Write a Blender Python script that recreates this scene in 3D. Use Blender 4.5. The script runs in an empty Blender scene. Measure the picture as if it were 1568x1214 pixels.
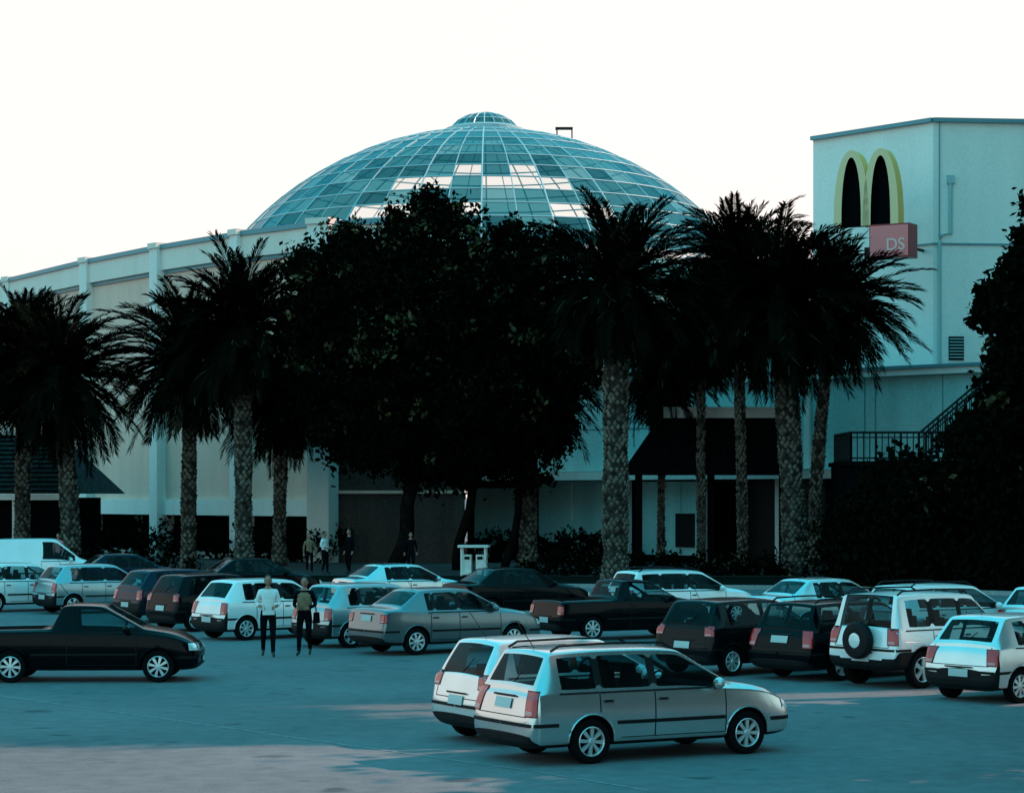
import bpy, bmesh, math, random
import numpy as np
from mathutils import Vector, Matrix
from mathutils.bvhtree import BVHTree
random.seed(7); np.random.seed(7)
scene=bpy.context.scene
COL=scene.collection
R=math.radians

# ------------------------------------------------------------ materials
def nodes_of(m):
    m.use_nodes=True
    return m.node_tree.nodes, m.node_tree.links, m.node_tree.nodes['Principled BSDF']
def mat(name,col,rough=.7,metal=0,var=0,scale=3,coat=0,bump=0,col2=None,spec=.5,detail=4):
    m=bpy.data.materials.new(name); n,l,b=nodes_of(m)
    b.inputs['Base Color'].default_value=(*col,1); b.inputs['Roughness'].default_value=rough
    b.inputs['Metallic'].default_value=metal; b.inputs['Coat Weight'].default_value=coat
    b.inputs['Coat Roughness'].default_value=.06
    b.inputs['Specular IOR Level'].default_value=spec
    if var or bump:
        tc=n.new('ShaderNodeTexCoord'); nz=n.new('ShaderNodeTexNoise')
        nz.inputs['Scale'].default_value=scale; nz.inputs['Detail'].default_value=detail
        l.new(tc.outputs['Object'],nz.inputs['Vector'])
        if var:
            mx=n.new('ShaderNodeMix'); mx.data_type='RGBA'
            c2=col2 or tuple(c*(1-var) for c in col)
            mr=n.new('ShaderNodeMapRange'); mr.inputs[1].default_value=.35; mr.inputs[2].default_value=.65
            l.new(nz.outputs['Fac'],mr.inputs[0]); l.new(mr.outputs[0],mx.inputs[0])
            mx.inputs[6].default_value=(*col,1); mx.inputs[7].default_value=(*c2,1)
            l.new(mx.outputs[2],b.inputs['Base Color'])
        if bump:
            bp=n.new('ShaderNodeBump'); bp.inputs['Strength'].default_value=bump; bp.inputs['Distance'].default_value=.02
            l.new(nz.outputs['Fac'],bp.inputs['Height']); l.new(bp.outputs[0],b.inputs['Normal'])
    return m
def diffuse(name,col,col2=None,scale=1.5):
    m=bpy.data.materials.new(name); n,l,b=nodes_of(m); d=n.new('ShaderNodeBsdfDiffuse'); d.inputs[0].default_value=(*col,1)
    if col2:
        tc=n.new('ShaderNodeTexCoord'); nz=n.new('ShaderNodeTexNoise'); nz.inputs['Scale'].default_value=scale; nz.inputs['Detail'].default_value=1
        l.new(tc.outputs['Object'],nz.inputs['Vector']); mx=n.new('ShaderNodeMix'); mx.data_type='RGBA'
        mr=n.new('ShaderNodeMapRange'); mr.inputs[1].default_value=.3; mr.inputs[2].default_value=.7; l.new(nz.outputs['Fac'],mr.inputs[0])
        mx.inputs[6].default_value=(*col,1); mx.inputs[7].default_value=(*col2,1); l.new(mr.outputs[0],mx.inputs[0]); l.new(mx.outputs[2],d.inputs[0])
    l.new(d.outputs[0],n['Material Output'].inputs[0]); return m
def glass_mat(name,tint,transp,rough=.03,base=.1):
    m=bpy.data.materials.new(name); n,l,b=nodes_of(m)
    b.inputs['Base Color'].default_value=(*[t*base for t in tint],1); b.inputs['Roughness'].default_value=rough
    b.inputs['Specular IOR Level'].default_value=.8
    tr=n.new('ShaderNodeBsdfTransparent'); tr.inputs[0].default_value=(*tint,1)
    mx=n.new('ShaderNodeMixShader'); out=n['Material Output']
    lw=n.new('ShaderNodeLayerWeight'); lw.inputs[0].default_value=.5
    pw=n.new('ShaderNodeMath'); pw.operation='POWER'; pw.inputs[1].default_value=4
    l.new(lw.outputs['Facing'],pw.inputs[0])
    ma=n.new('ShaderNodeMath'); ma.operation='MULTIPLY_ADD'; ma.inputs[1].default_value=-transp; ma.inputs[2].default_value=transp
    l.new(pw.outputs[0],ma.inputs[0]); l.new(ma.outputs[0],mx.inputs[0])
    l.new(b.outputs[0],mx.inputs[1]); l.new(tr.outputs[0],mx.inputs[2]); l.new(mx.outputs[0],out.inputs[0])
    return m
def facade(name,col,dirt=.25,scale=.35):
    m=bpy.data.materials.new(name); n,l,b=nodes_of(m)
    b.inputs['Roughness'].default_value=.85; b.inputs['Specular IOR Level'].default_value=.2
    tc=n.new('ShaderNodeTexCoord'); mp=n.new('ShaderNodeMapping'); mp.inputs['Scale'].default_value=(3,3,.25)
    l.new(tc.outputs['Object'],mp.inputs[0])
    a=n.new('ShaderNodeTexNoise'); a.inputs['Scale'].default_value=scale; a.inputs['Detail'].default_value=5
    l.new(mp.outputs[0],a.inputs['Vector'])
    g=n.new('ShaderNodeTexNoise'); g.inputs['Scale'].default_value=9; g.inputs['Detail'].default_value=3
    l.new(tc.outputs['Object'],g.inputs['Vector'])
    ad=n.new('ShaderNodeMath'); ad.operation='ADD'; l.new(a.outputs['Fac'],ad.inputs[0]); l.new(g.outputs['Fac'],ad.inputs[1])
    mr=n.new('ShaderNodeMapRange'); mr.inputs[1].default_value=.75; mr.inputs[2].default_value=1.3
    l.new(ad.outputs[0],mr.inputs[0])
    mx=n.new('ShaderNodeMix'); mx.data_type='RGBA'; mx.inputs[6].default_value=(*col,1)
    mx.inputs[7].default_value=(*[c*(1-dirt) for c in col],1)
    l.new(mr.outputs[0],mx.inputs[0]); l.new(mx.outputs[2],b.inputs['Base Color'])
    return m

M={}
M['wall_cyan']=facade('painted_wall_cyan',(.38,.68,.66))
M['wall_tower']=facade('painted_wall_pale',(.86,.86,.79),.14,.25)
M['wall_beige']=facade('painted_wall_beige_warmlit',(.90,.58,.47),.15)  # beige wall, colour warmed further to stand in for sunlight on it
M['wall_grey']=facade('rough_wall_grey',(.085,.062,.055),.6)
M['white']=facade('painted_trim_white',(.90,.82,.76),.15)
M['fascia']=facade('fascia_pale',(.90,.75,.66),.12)
M['bluetrim']=mat('coping_blue',(.12,.28,.32),.5)
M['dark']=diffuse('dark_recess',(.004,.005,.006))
M['darkglass']=mat('shop_glass_dark',(.004,.006,.007),.3,spec=.15)
M['roof_dark']=diffuse('dark_shingle',(.006,.007,.008),(.002,.003,.003),8)
M['metal']=mat('painted_steel_dark',(.008,.01,.01),.6,spec=.2)
M['pipe']=mat('pipe_grey',(.30,.50,.50),.5)
M['bark']=diffuse('palm_bark',(.06,.05,.042),(.02,.017,.014),4)
M['barkscar']=diffuse('palm_leaf_scar',(.27,.225,.18),(.07,.058,.047),1.8)
M['trunk']=diffuse('tree_bark',(.012,.009,.008),(.005,.004,.004),5)
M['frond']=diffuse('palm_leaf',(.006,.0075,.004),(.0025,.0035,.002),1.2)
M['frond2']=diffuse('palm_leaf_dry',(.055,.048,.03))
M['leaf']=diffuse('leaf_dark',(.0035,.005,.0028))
M['leaf2']=diffuse('leaf_sunlit_tone',(.12,.105,.05),(.02,.02,.01),3)  # lighter olive paints in sunlit leaves on the upper clumps
M['soil']=diffuse('planting_soil',(.014,.016,.013),(.006,.007,.006),2)
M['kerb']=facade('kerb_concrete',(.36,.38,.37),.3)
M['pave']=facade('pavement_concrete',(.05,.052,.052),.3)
M['paint_line']=mat('worn_road_paint',(.27,.28,.28),.8,var=.5,scale=7)
M['glass']=glass_mat('car_glass',(.52,.72,.74),.88,.03,.04)
M['dark_plastic']=mat('dark_plastic',(.006,.007,.008),.6,spec=.18)
M['tyre']=mat('tyre_rubber',(.004,.004,.005),.85,spec=.1)
M['rim']=mat('alloy_rim',(.66,.70,.70),.35,metal=.6)
M['redlamp']=mat('red_lamp_lens',(.60,.008,.014),.15,coat=.5)
M['lamp_pale']=mat('reverse_lamp_lens',(.60,.22,.22),.2,coat=.5)
M['lens']=mat('clear_lamp_lens',(.75,.8,.8),.1,coat=1,metal=.3)
M['plate']=mat('number_plate',(.5,.54,.52),.5)
M['seat']=diffuse('seat_fabric',(.010,.011,.013))
M['yellow']=mat('sign_yellow',(.92,.54,.10),.4)
M['yellow2']=mat('sign_gold_face',(.86,.62,.34),.5)
M['signred']=mat('sign_red',(.34,.010,.018),.4)
M['signpink']=mat('sign_faded_red',(.97,.22,.22),.5)
M['signtext']=mat('sign_lettering',(.9,.62,.57),.5)
M['skin']=mat('skin',(.38,.17,.11),.6); M['hair']=mat('hair',(.006,.005,.004),.7)
M['shirtw']=mat('white_shirt',(.90,.86,.83),.9,var=.12,scale=12); M['clothd']=diffuse('dark_cloth',(.005,.006,.008))
M['tan']=mat('tan_cloth',(.28,.16,.09),.9,var=.3,scale=10); M['shoe']=mat('shoe',(.006,.006,.006),.5)
M['poster']=mat('poster_board',(.006,.008,.01),.5,spec=.1)
M['lamp_orange']=mat('painted_lamp_orange',(.95,.32,.03),.6)  # plain orange colour standing in for a lit lamp
M['tiles']=mat('roof_tiles',(.03,.055,.06),.85,var=.6,scale=5,spec=.1)

def paint(name,c,metal=0.,rough=.32,coat=.7,spec=.4):
    return mat(name,c,rough,metal=metal,coat=coat,var=.10,scale=1.2,spec=spec)
PAINT={'silver':paint('paint_silver',(.62,.65,.64),.85,.27,.9),'white':paint('paint_white',(.90,.87,.85),.15,.3,.8),
 'black':paint('paint_black',(.0010,.0022,.0034),0,.20,.16,.04),'navy':paint('paint_navy',(.0015,.010,.030),.0,.25,.25,.08),
 'grey':paint('paint_grey',(.16,.20,.21),.75,.3,.5),'teal':paint('paint_bluegrey',(.32,.44,.46),.7,.3,.6),
 'maroon':paint('paint_dark_green',(.0012,.004,.0048),0,.22,.20,.05),'pale':paint('paint_pale_silver',(.78,.80,.78),.6,.3,.8)}

# ------------------------------------------------------------ helpers
def empty(name,loc=(0,0,0),rz=0):
    e=bpy.data.objects.new(name,None); COL.objects.link(e); e.location=loc; e.rotation_euler=(0,0,rz); e.empty_display_size=.3
    return e
def link(name,me,parent=None,loc=(0,0,0),rot=(0,0,0)):
    o=bpy.data.objects.new(name,me); COL.objects.link(o); o.location=loc; o.rotation_euler=rot
    if parent: o.parent=parent
    return o
class MB:
    def __init__(s,mats): s.v=[];s.f=[];s.m=[];s.mats=mats
    def idx(s,m):
        if isinstance(m,int): return m
        if m not in s.mats: s.mats.append(m)
        return s.mats.index(m)
    def add(s,vs,fs,m=0):
        o=len(s.v); s.v+= [tuple(p) for p in vs]; mi=s.idx(m)
        for f in fs: s.f.append([i+o for i in f]); s.m.append(mi)
    def box(s,c,d,m=0,rz=0,taper=1):
        vs=[];ca,sa=math.cos(rz),math.sin(rz)
        for k in (-1,1):
            t=taper if k>0 else 1
            for i,j in ((-1,-1),(1,-1),(1,1),(-1,1)):
                x=i*d[0]/2*t;y=j*d[1]/2*t
                vs.append((c[0]+x*ca-y*sa,c[1]+x*sa+y*ca,c[2]+k*d[2]/2))
        s.add(vs,[(3,2,1,0),(4,5,6,7),(0,1,5,4),(1,2,6,5),(2,3,7,6),(3,0,4,7)],m)
    def prism(s,pts,z0,z1,m=0):
        n=len(pts); vs=[(x,y,z0) for x,y in pts]+[(x,y,z1) for x,y in pts]
        s.add(vs,[tuple(range(n))[::-1],tuple(range(n,2*n))]+[(i,(i+1)%n,(i+1)%n+n,i+n) for i in range(n)],m)
    def tube(s,pts,r,m=0,seg=8,closed=False):
        pts=[Vector(p) for p in pts]; n=len(pts); rs=r if isinstance(r,(list,tuple)) else [r]*n
        vs=[];up=Vector((0,0,1))
        for i,p in enumerate(pts):
            d=(pts[min(i+1,n-1)]-pts[max(i-1,0)]).normalized()
            a=d.cross(up if abs(d.z)<.9 else Vector((1,0,0))).normalized(); b=d.cross(a)
            for k in range(seg):
                t=2*math.pi*k/seg; vs.append(p+(a*math.cos(t)+b*math.sin(t))*rs[i])
        fs=[(i*seg+k,i*seg+(k+1)%seg,(i+1)*seg+(k+1)%seg,(i+1)*seg+k) for i in range(n-1) for k in range(seg)]
        fs+=[tuple(range(seg))[::-1],tuple(range((n-1)*seg,n*seg))]
        s.add(vs,fs,m)
    def lathe(s,prof,m=0,seg=24,axis='y',o=(0,0,0)):
        vs=[];n=len(prof)
        for k in range(seg):
            t=2*math.pi*k/seg;c,sn=math.cos(t),math.sin(t)
            for r,h in prof:
                if axis=='y': vs.append((o[0]+r*c,o[1]+h,o[2]+r*sn))
                else: vs.append((o[0]+r*c,o[1]+r*sn,o[2]+h))
        fs=[(k*n+i,((k+1)%seg)*n+i,((k+1)%seg)*n+i+1,k*n+i+1) for k in range(seg) for i in range(n-1)]
        s.add(vs,fs,m)
    def ball(s,c,r,m=0,seg=10,rings=7):
        vs=[];
        for i in range(rings+1):
            ph=math.pi*i/rings
            for k in range(seg):
                t=2*math.pi*k/seg
                vs.append((c[0]+r[0]*math.sin(ph)*math.cos(t),c[1]+r[1]*math.sin(ph)*math.sin(t),c[2]+r[2]*math.cos(ph)))
        s.add(vs,[(i*seg+k,(i+1)*seg+k,(i+1)*seg+(k+1)%seg,i*seg+(k+1)%seg) for i in range(rings) for k in range(seg)],m)
    def mesh(s,name,smooth=False,fix=True):
        me=bpy.data.meshes.new(name); me.from_pydata(s.v,[],s.f)
        for m in s.mats: me.materials.append(M[m] if isinstance(m,str) else m)
        me.polygons.foreach_set('material_index',s.m)
        if fix:
            bm=bmesh.new(); bm.from_mesh(me); bmesh.ops.recalc_face_normals(bm,faces=bm.faces); bm.to_mesh(me); bm.free()
        if smooth: me.polygons.foreach_set('use_smooth',[True]*len(me.polygons))
        me.update(); return me
    def obj(s,name,parent=None,smooth=False,**k): return link(name,s.mesh(name,smooth),parent,**k)
def evaluated_mesh(ob):
    dg=bpy.context.evaluated_depsgraph_get(); dg.update()
    return bpy.data.meshes.new_from_object(ob.evaluated_get(dg))
def fast_mesh(name,verts,nf,k,mats,midx):
    me=bpy.data.meshes.new(name); me.vertices.add(len(verts)); me.vertices.foreach_set('co',verts.astype(np.float32).ravel())
    me.loops.add(nf*k); me.loops.foreach_set('vertex_index',np.arange(nf*k,dtype=np.int32))
    me.polygons.add(nf); me.polygons.foreach_set('loop_start',np.arange(0,nf*k,k,dtype=np.int32))
    for m in mats: me.materials.append(M[m])
    me.polygons.foreach_set('material_index',midx.astype(np.int32)); me.update(calc_edges=True); return me

# ------------------------------------------------------------ camera, sun, sky
cam=bpy.data.cameras.new('Camera'); co=bpy.data.objects.new('Camera',cam); COL.objects.link(co)
co.location=(0,0,3.45); co.rotation_euler=(R(90),0,0)
cam.sensor_width=36; cam.lens=82.65; cam.shift_y=.0976; cam.clip_end=6000; cam.clip_start=.5
scene.camera=co
SUN_EL=R(34); saz=Vector((.95,.30,0)).normalized()
sdir=Vector((saz.x*math.cos(SUN_EL),saz.y*math.cos(SUN_EL),math.sin(SUN_EL)))
sl=bpy.data.lights.new('sun','SUN'); sl.energy=5; sl.angle=R(.5); sl.color=(1,.60,.50)
so=bpy.data.objects.new('sun',sl); COL.objects.link(so); so.rotation_euler=sdir.to_track_quat('Z','Y').to_euler(); so.location=(60,20,60)
w=bpy.data.worlds.new('World'); scene.world=w; w.use_nodes=True; n=w.node_tree.nodes; l=w.node_tree.links
bg=n['Background']; sky=n.new('ShaderNodeTexSky'); sky.sky_type='NISHITA'; sky.sun_disc=False
sky.sun_elevation=SUN_EL; sky.sun_rotation=math.atan2(saz.x,saz.y); sky.dust_density=3
tc=n.new('ShaderNodeTexCoord'); sx=n.new('ShaderNodeSeparateXYZ'); l.new(tc.outputs['Generated'],sx.inputs[0])
def mrange(inp,a,b):
    mr=n.new('ShaderNodeMapRange'); mr.interpolation_type='SMOOTHSTEP'; mr.inputs[1].default_value=a; mr.inputs[2].default_value=b
    l.new(inp,mr.inputs[0]); return mr.outputs[0]
def mixc(f,a,b):
    mx=n.new('ShaderNodeMix'); mx.data_type='RGBA'; l.new(f,mx.inputs[0])
    for i,c in ((6,a),(7,b)):
        if isinstance(c,tuple): mx.inputs[i].default_value=(*c,1)
        else: l.new(c,mx.inputs[i])
    return mx.outputs[2]
hor=mixc(mrange(sx.outputs['Y'],-.1,.6),(7.0,10.6,10.6),(9.7,8.75,8.25))
skyc=mixc(mrange(sx.outputs['Z'],.20,.50),hor,(.5,8.4,11.2))
ad=n.new('ShaderNodeMix'); ad.data_type='RGBA'; ad.blend_type='ADD'; ad.inputs[0].default_value=.15
l.new(skyc,ad.inputs[6]); l.new(sky.outputs[0],ad.inputs[7]); l.new(ad.outputs[2],bg.inputs[0]); bg.inputs[1].default_value=.11
scene.view_settings.view_transform='Standard'; scene.view_settings.look='None'; scene.view_settings.exposure=0

# ------------------------------------------------------------ ground
def asphalt():
    m=bpy.data.materials.new('asphalt'); n,l,b=nodes_of(m); b.inputs['Roughness'].default_value=.9; b.inputs['Specular IOR Level'].default_value=.04
    tc=n.new('ShaderNodeTexCoord')
    def nz(s,d=4):
        a=n.new('ShaderNodeTexNoise'); a.inputs['Scale'].default_value=s; a.inputs['Detail'].default_value=d; l.new(tc.outputs['Object'],a.inputs['Vector']); return a
    a=nz(.22); g=nz(30,3); f=nz(3,6)
    s1=n.new('ShaderNodeMath'); s1.operation='ADD'; l.new(a.outputs['Fac'],s1.inputs[0]); l.new(f.outputs['Fac'],s1.inputs[1])
    s2=n.new('ShaderNodeMath'); s2.operation='ADD'; l.new(s1.outputs[0],s2.inputs[0]); l.new(g.outputs['Fac'],s2.inputs[1])
    r=n.new('ShaderNodeMapRange'); r.inputs[1].default_value=1.15; r.inputs[2].default_value=1.85; l.new(s2.outputs[0],r.inputs[0])
    mx=n.new('ShaderNodeMix'); mx.data_type='RGBA'; mx.inputs[6].default_value=(.125,.125,.13,1); mx.inputs[7].default_value=(.205,.20,.205,1)
    l.new(r.outputs[0],mx.inputs[0])
    v=nz(1.1,2); mr2=n.new('ShaderNodeMapRange'); mr2.inputs[1].default_value=.66; mr2.inputs[2].default_value=.74; l.new(v.outputs['Fac'],mr2.inputs[0])
    m2=n.new('ShaderNodeMix'); m2.data_type='RGBA'; l.new(mr2.outputs[0],m2.inputs[0]); l.new(mx.outputs[2],m2.inputs[6]); m2.inputs[7].default_value=(.09,.095,.10,1)
    l.new(m2.outputs[2],b.inputs['Base Color'])
    bp=n.new('ShaderNodeBump'); bp.inputs['Strength'].default_value=.4; bp.inputs['Distance'].default_value=.01
    l.new(g.outputs['Fac'],bp.inputs['Height']); l.new(bp.outputs[0],b.inputs['Normal']); return m
M['asphalt']=asphalt()
g=MB(['asphalt']); g.add([(-3000,-500,0),(3000,-500,0),(3000,4000,0),(-3000,4000,0)],[(0,1,2,3)]); g.obj('ground')
pl=MB(['paint_line'])
def line(x0,y0,x1,y1,wd=.09,m='paint_line',z=.005):
    d=Vector((x1-x0,y1-y0)); nn=Vector((-d.y,d.x)).normalized()*wd/2
    pl.add([(x0+nn.x,y0+nn.y,z),(x0-nn.x,y0-nn.y,z),(x1-nn.x,y1-nn.y,z),(x1+nn.x,y1+nn.y,z)],[(0,1,2,3)],m)
line(-9.5,41.5,-3.6,34.3,.06); line(-3.55,34.2,.2,29.6,.06); line(.3,29.5,1.6,27.6,.06)
for i in range(11):
    x=-13.5+i*2.25; y=67.5-i*2.6
    line(x,y,x+3.4,y+2.7,.1)
pl.obj('road_markings')
pv=MB(['pave'])
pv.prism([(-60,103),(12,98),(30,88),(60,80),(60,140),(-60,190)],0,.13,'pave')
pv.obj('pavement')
kb=MB(['kerb'])
def strip(pts,wd,h,m,mb,z0=0):
    for (a,b) in zip(pts[:-1],pts[1:]):
        d=Vector((b[0]-a[0],b[1]-a[1])); c=((a[0]+b[0])/2,(a[1]+b[1])/2,z0+h/2)
        mb.box(c,(d.length,wd,h),m,math.atan2(d.y,d.x))
strip([(-60,95),(-8,91),(12,87),(19,80.5),(45,62)],.18,.15,'kerb',kb); kb.obj('kerb')
bed=MB(['soil']); bed.prism([(-60,95.1),(-8,91.1),(12,87.1),(19,80.6),(45,62.1),(60,80),(30,88),(12,97.8),(-60,102.8)],0,.12,'soil'); bed.obj('planting_bed')

# ------------------------------------------------------------ mall, left wing
mall=empty('shopping_mall')
wall=[(-60,200),(-46,174.5),(-33,151.6),(-24.9,138),(-19.4,130),(-13.8,122.8),(-9.6,118.6),(-2.5,117)]
wb=MB(['wall_beige','wall_grey','fascia','bluetrim','white','dark'])
for i,(a,b) in enumerate(zip(wall[:-1],wall[1:])):
    A=Vector(a);B=Vector(b); d=B-A; L=d.length; an=math.atan2(d.y,d.x); nn=Vector((-d.y,d.x)).normalized(); c=(A+B)/2
    last=(i==len(wall)-2)
    def pb(z0,z1,th,off,m,LL=L+.02):
        cc=c+nn*(off+th/2); wb.box((cc.x,cc.y,(z0+z1)/2),(LL,th,z1-z0),m,an)
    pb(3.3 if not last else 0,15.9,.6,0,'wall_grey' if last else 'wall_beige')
    pb(15.9,17.05,.9,-.3,'fascia'); pb(17.05,17.3,1.0,-.42,'bluetrim'); pb(15.7,15.9,.7,-.12,'bluetrim')
    if not last:
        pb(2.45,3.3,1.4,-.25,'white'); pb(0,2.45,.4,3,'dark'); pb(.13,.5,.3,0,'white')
    else:
        pb(3.6,3.75,.7,-.1,'wall_beige')
for (x,y,wd) in [(-46,174.5,.9),(-39,162,.8),(-32,150,.8),(-24.9,138,.8),(-19.6,130.2,.8),(-14.4,123.5,.7),(-9.75,118.6,1.25)]:
    wb.box((x+.25,y-.35,8.55),(wd,1.1,17.1),'white',R(-50) if wd<1 else R(-25))
    wb.box((x+.25,y-.35,17.25),(wd+.1,1.3,.3),'fascia',R(-50) if wd<1 else R(-25))
wb.prism([(-60,205),(-33,156),(-12,124),(-2.5,118),(-2.5,160),(-40,210)],9,15.5,'wall_beige')
wb.obj('left_wing',mall)
mb=MB(['wall_cyan','white'])
mb.prism([(-2.6,137),(15.2,137),(17,175),(-2.6,175)],0,14.6,'wall_cyan')
mb.prism([(-2.8,136.7),(15.15,136.7),(15.15,137),(-2.8,137)],14,14.8,'white')
DC=(-1.75,150)
mb.lathe([(16.9,8),(16.9,16.9),(17.7,16.9),(17.7,17.2),(17.0,17.2)],'wall_cyan',64,'z',(DC[0],DC[1],0))
mb.obj('main_block',mall)
# dome
dome=empty('glass_dome'); dome.parent=mall
M['dg1']=glass_mat('dome_glass_a',(.08,.30,.34),.75,.08,.6); M['dg2']=glass_mat('dome_glass_b',(.05,.22,.26),.75,.08,.5)
M['dg3']=glass_mat('dome_glass_clear',(.98,.99,.98),.97,.06); M['dg4']=glass_mat('dome_glass_d',(.025,.13,.16),.75,.08,.5)
M['dg5']=glass_mat('dome_glass_e',(.15,.39,.43),.8,.08,.6)
M['domeframe']=mat('dome_frame',(.36,.48,.49),.4,metal=.2)
Rs=20.6; ztop=26.75; zc=ztop-Rs
def dp(r,a): return (DC[0]+r*math.cos(a),DC[1]+r*math.sin(a),zc+math.sqrt(Rs*Rs-r*r))
rings=[2.0,3.5,5.0,6.5,8.0,9.4,10.7,11.9,13.0,14.0,14.9,15.7,16.4,17.0]; NM=48
dm=MB(['dg1','dg2','dg3','dg4','dg5']); fr=MB(['domeframe'])
for i in range(len(rings)-1):
    for k in range(NM):
        a0=2*math.pi*k/NM;a1=2*math.pi*(k+1)/NM
        p=random.random(); am_=(a0+a1)/2; back=math.sin(am_)>.1
        da=math.degrees(am_)-270
        if back: mm='dg3'
        elif i<4: mm='dg5' if p<.3 else 'dg1'
        elif i<6: mm='dg1' if p<.6 else ('dg2' if p<.9 else 'dg5')
        else:
            mm='dg4' if p<.35 else ('dg2' if p<.75 else 'dg1')
            if i==8 and -30<da<26 and p<.72: mm='dg3'
            elif i==10 and -30<da<34 and p<.8: mm='dg3'
            elif i==7 and -10<da<22 and p<.3: mm='dg3'
            elif i in (7,9) and p<.12: mm='dg5'
        dm.add([dp(rings[i],a0),dp(rings[i],a1),dp(rings[i+1],a1),dp(rings[i+1],a0)],[(0,1,2,3)],mm)
for r in rings: fr.tube([dp(r,2*math.pi*k/NM) for k in range(NM+1)],.05,0,5)
for k in range(NM):
    a=2*math.pi*k/NM; fr.tube([dp(r,a) for r in rings],.055 if k%2==0 else .035,0,5)
me=dm.mesh('dome_panels',fix=False); link('panels',me,dome); fr.obj('frame',dome)
ln=MB(['domeframe','dg1','white'])
ln.lathe([(2.5,26.5),(2.5,26.85),(2.1,27.0)],'domeframe',32,'z',(DC[0],DC[1],0))
P=lambda r,z,a:(DC[0]+r*math.cos(a),DC[1]+r*math.sin(a),z)
LP=[(2.15,26.95),(1.75,27.35),(1.15,27.68),(.5,27.86),(.03,27.92)]
for k in range(20):
    a0=2*math.pi*k/20;a1=2*math.pi*(k+1)/20
    for (r0,z0),(r1,z1) in zip(LP[:-1],LP[1:]): ln.add([P(r0,z0,a0),P(r0,z0,a1),P(r1,z1,a1),P(r1,z1,a0)],[(0,1,2,3)],'dg5' if (k%3) else 'dg1')
    ln.tube([P(r,z+.01,a0) for r,z in LP],.04,'domeframe',5)
ln.tube([P(1.75,27.36,2*math.pi*k/20) for k in range(21)],.04,'domeframe',5)
ln.obj('lantern',dome)
vt=MB(['metal']); vt.box((3.3,149,26.75),(1.1,.6,.10),0); vt.box((3.8,149,26.35),(.08,.3,.8),0); vt.box((2.85,149,26.35),(.08,.3,.8),0); vt.obj('maintenance_frame',dome)

# ------------------------------------------------------------ right low wing (local u,n frame)
A0=Vector((-4,130)); U=Vector((36,-34)).normalized(); N=Vector((U.y,-U.x)); ang=math.atan2(U.y,U.x)
rw=MB(['wall_cyan','white','dark','darkglass','bluetrim'])
def ub(u0,u1,n0,n1,z0,z1,m,mb=rw):
    c=A0+U*(u0+u1)/2+N*(n0+n1)/2; mb.box((c.x,c.y,(z0+z1)/2),(u1-u0,abs(n1-n0),z1-z0),m,ang)
ub(0,50,-6,0,4.75,9.05,'wall_cyan'); ub(-.2,50.2,-6.2,.3,9.05,9.35,'white'); ub(-.25,50.25,-6.2,.38,9.35,9.5,'bluetrim')
ub(0,29.5,-.3,1.1,4.3,4.72,'white')
ub(0,50,-6,-2.2,.13,4.74,'darkglass')
ub(6.9,12.3,-1.6,-.6,.13,4.3,'wall_cyan'); ub(14.2,18.6,-.9,-.1,.13,4.2,'wall_cyan'); ub(26,50,-2.19,-.05,.13,4.74,'dark')
ub(2.2,5.2,-1.1,-.5,.13,3.9,'wall_cyan')
for u in (1,13.9,19.2,23.4): ub(u,u+.22,.2,.45,.13,4.3,'white')
for u in (22.8,28.3,28.9,32.6,36): ub(u,u+.05,-.001,.025,4.9,9.0,'bluetrim')
ub(24.9,25.2,-.001,.16,4.8,9.0,'white'); ub(8,18,-.001,.03,6.9,6.96,'bluetrim')
ub(16.8,18.0,-.1,-.02,.9,2.6,'poster'); ub(9.3,9.38,-.6,-.5,2.2,4.2,'white')
ub(14.2,18.6,-.1,-.05,.13,.5,'dark')
for u in (15.6,17.1): ub(u,u+.03,-.101,-.08,2.6,4.1,'bluetrim')
ub(27.0,27.9,-.05,.02,1.7,3.4,'white'); ub(27.1,27.8,.02,.05,1.8,3.3,'darkglass')
ub(12.2,16.2,-5,-2,9.5,13.2,'wall_cyan'); ub(12.0,16.4,-5.2,-1.8,13.2,13.5,'white'); ub(13.2,14.4,-2,-1.95,10.6,12.2,'darkglass')
rw.obj('right_wing',mall)
os_=MB(['lamp_orange']); c=A0+U*28.2+N*.4; os_.box((c.x,c.y,3.6),(.35,.1,1.3),0,ang); os_.box((c.x,c.y,4.35),(.4,.12,.08),0,ang); os_.obj('orange_lamp_stand_in')  # orange boxes take the place of a small lit lamp
cn=MB(['roof_dark','white','dark'])
x0,x1,y0,y1=5.3,12.7,107,111.5
cn.add([(x0,y0,4.75),(x1,y0,4.75),(x1,y1,4.75),(x0,y1,4.75),(x0+1.6,y0+.7,7.05),(x1,y0+.7,7.05),(x1,y1,7.05),(x0+1.6,y1,7.05)],
 [(3,2,1,0),(4,5,6,7),(0,1,5,4),(1,2,6,5),(2,3,7,6),(3,0,4,7)],'roof_dark')
cn.box(((x0+x1)/2+.9,(y0+y1)/2+.4,7.3),(x1-x0-1.5,y1-y0-.6,.5),'white')
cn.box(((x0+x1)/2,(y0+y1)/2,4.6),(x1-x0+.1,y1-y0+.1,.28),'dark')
for x in (x0+.5,9.1,x1-.3): cn.box((x,y0+.6,2.3),(.32,.32,4.4),'dark')
cn.box((x1+.05,y0+.3,4.6),(.22,.22,5.6),'white')
cn.obj('entrance_canopy',mall)

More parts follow.
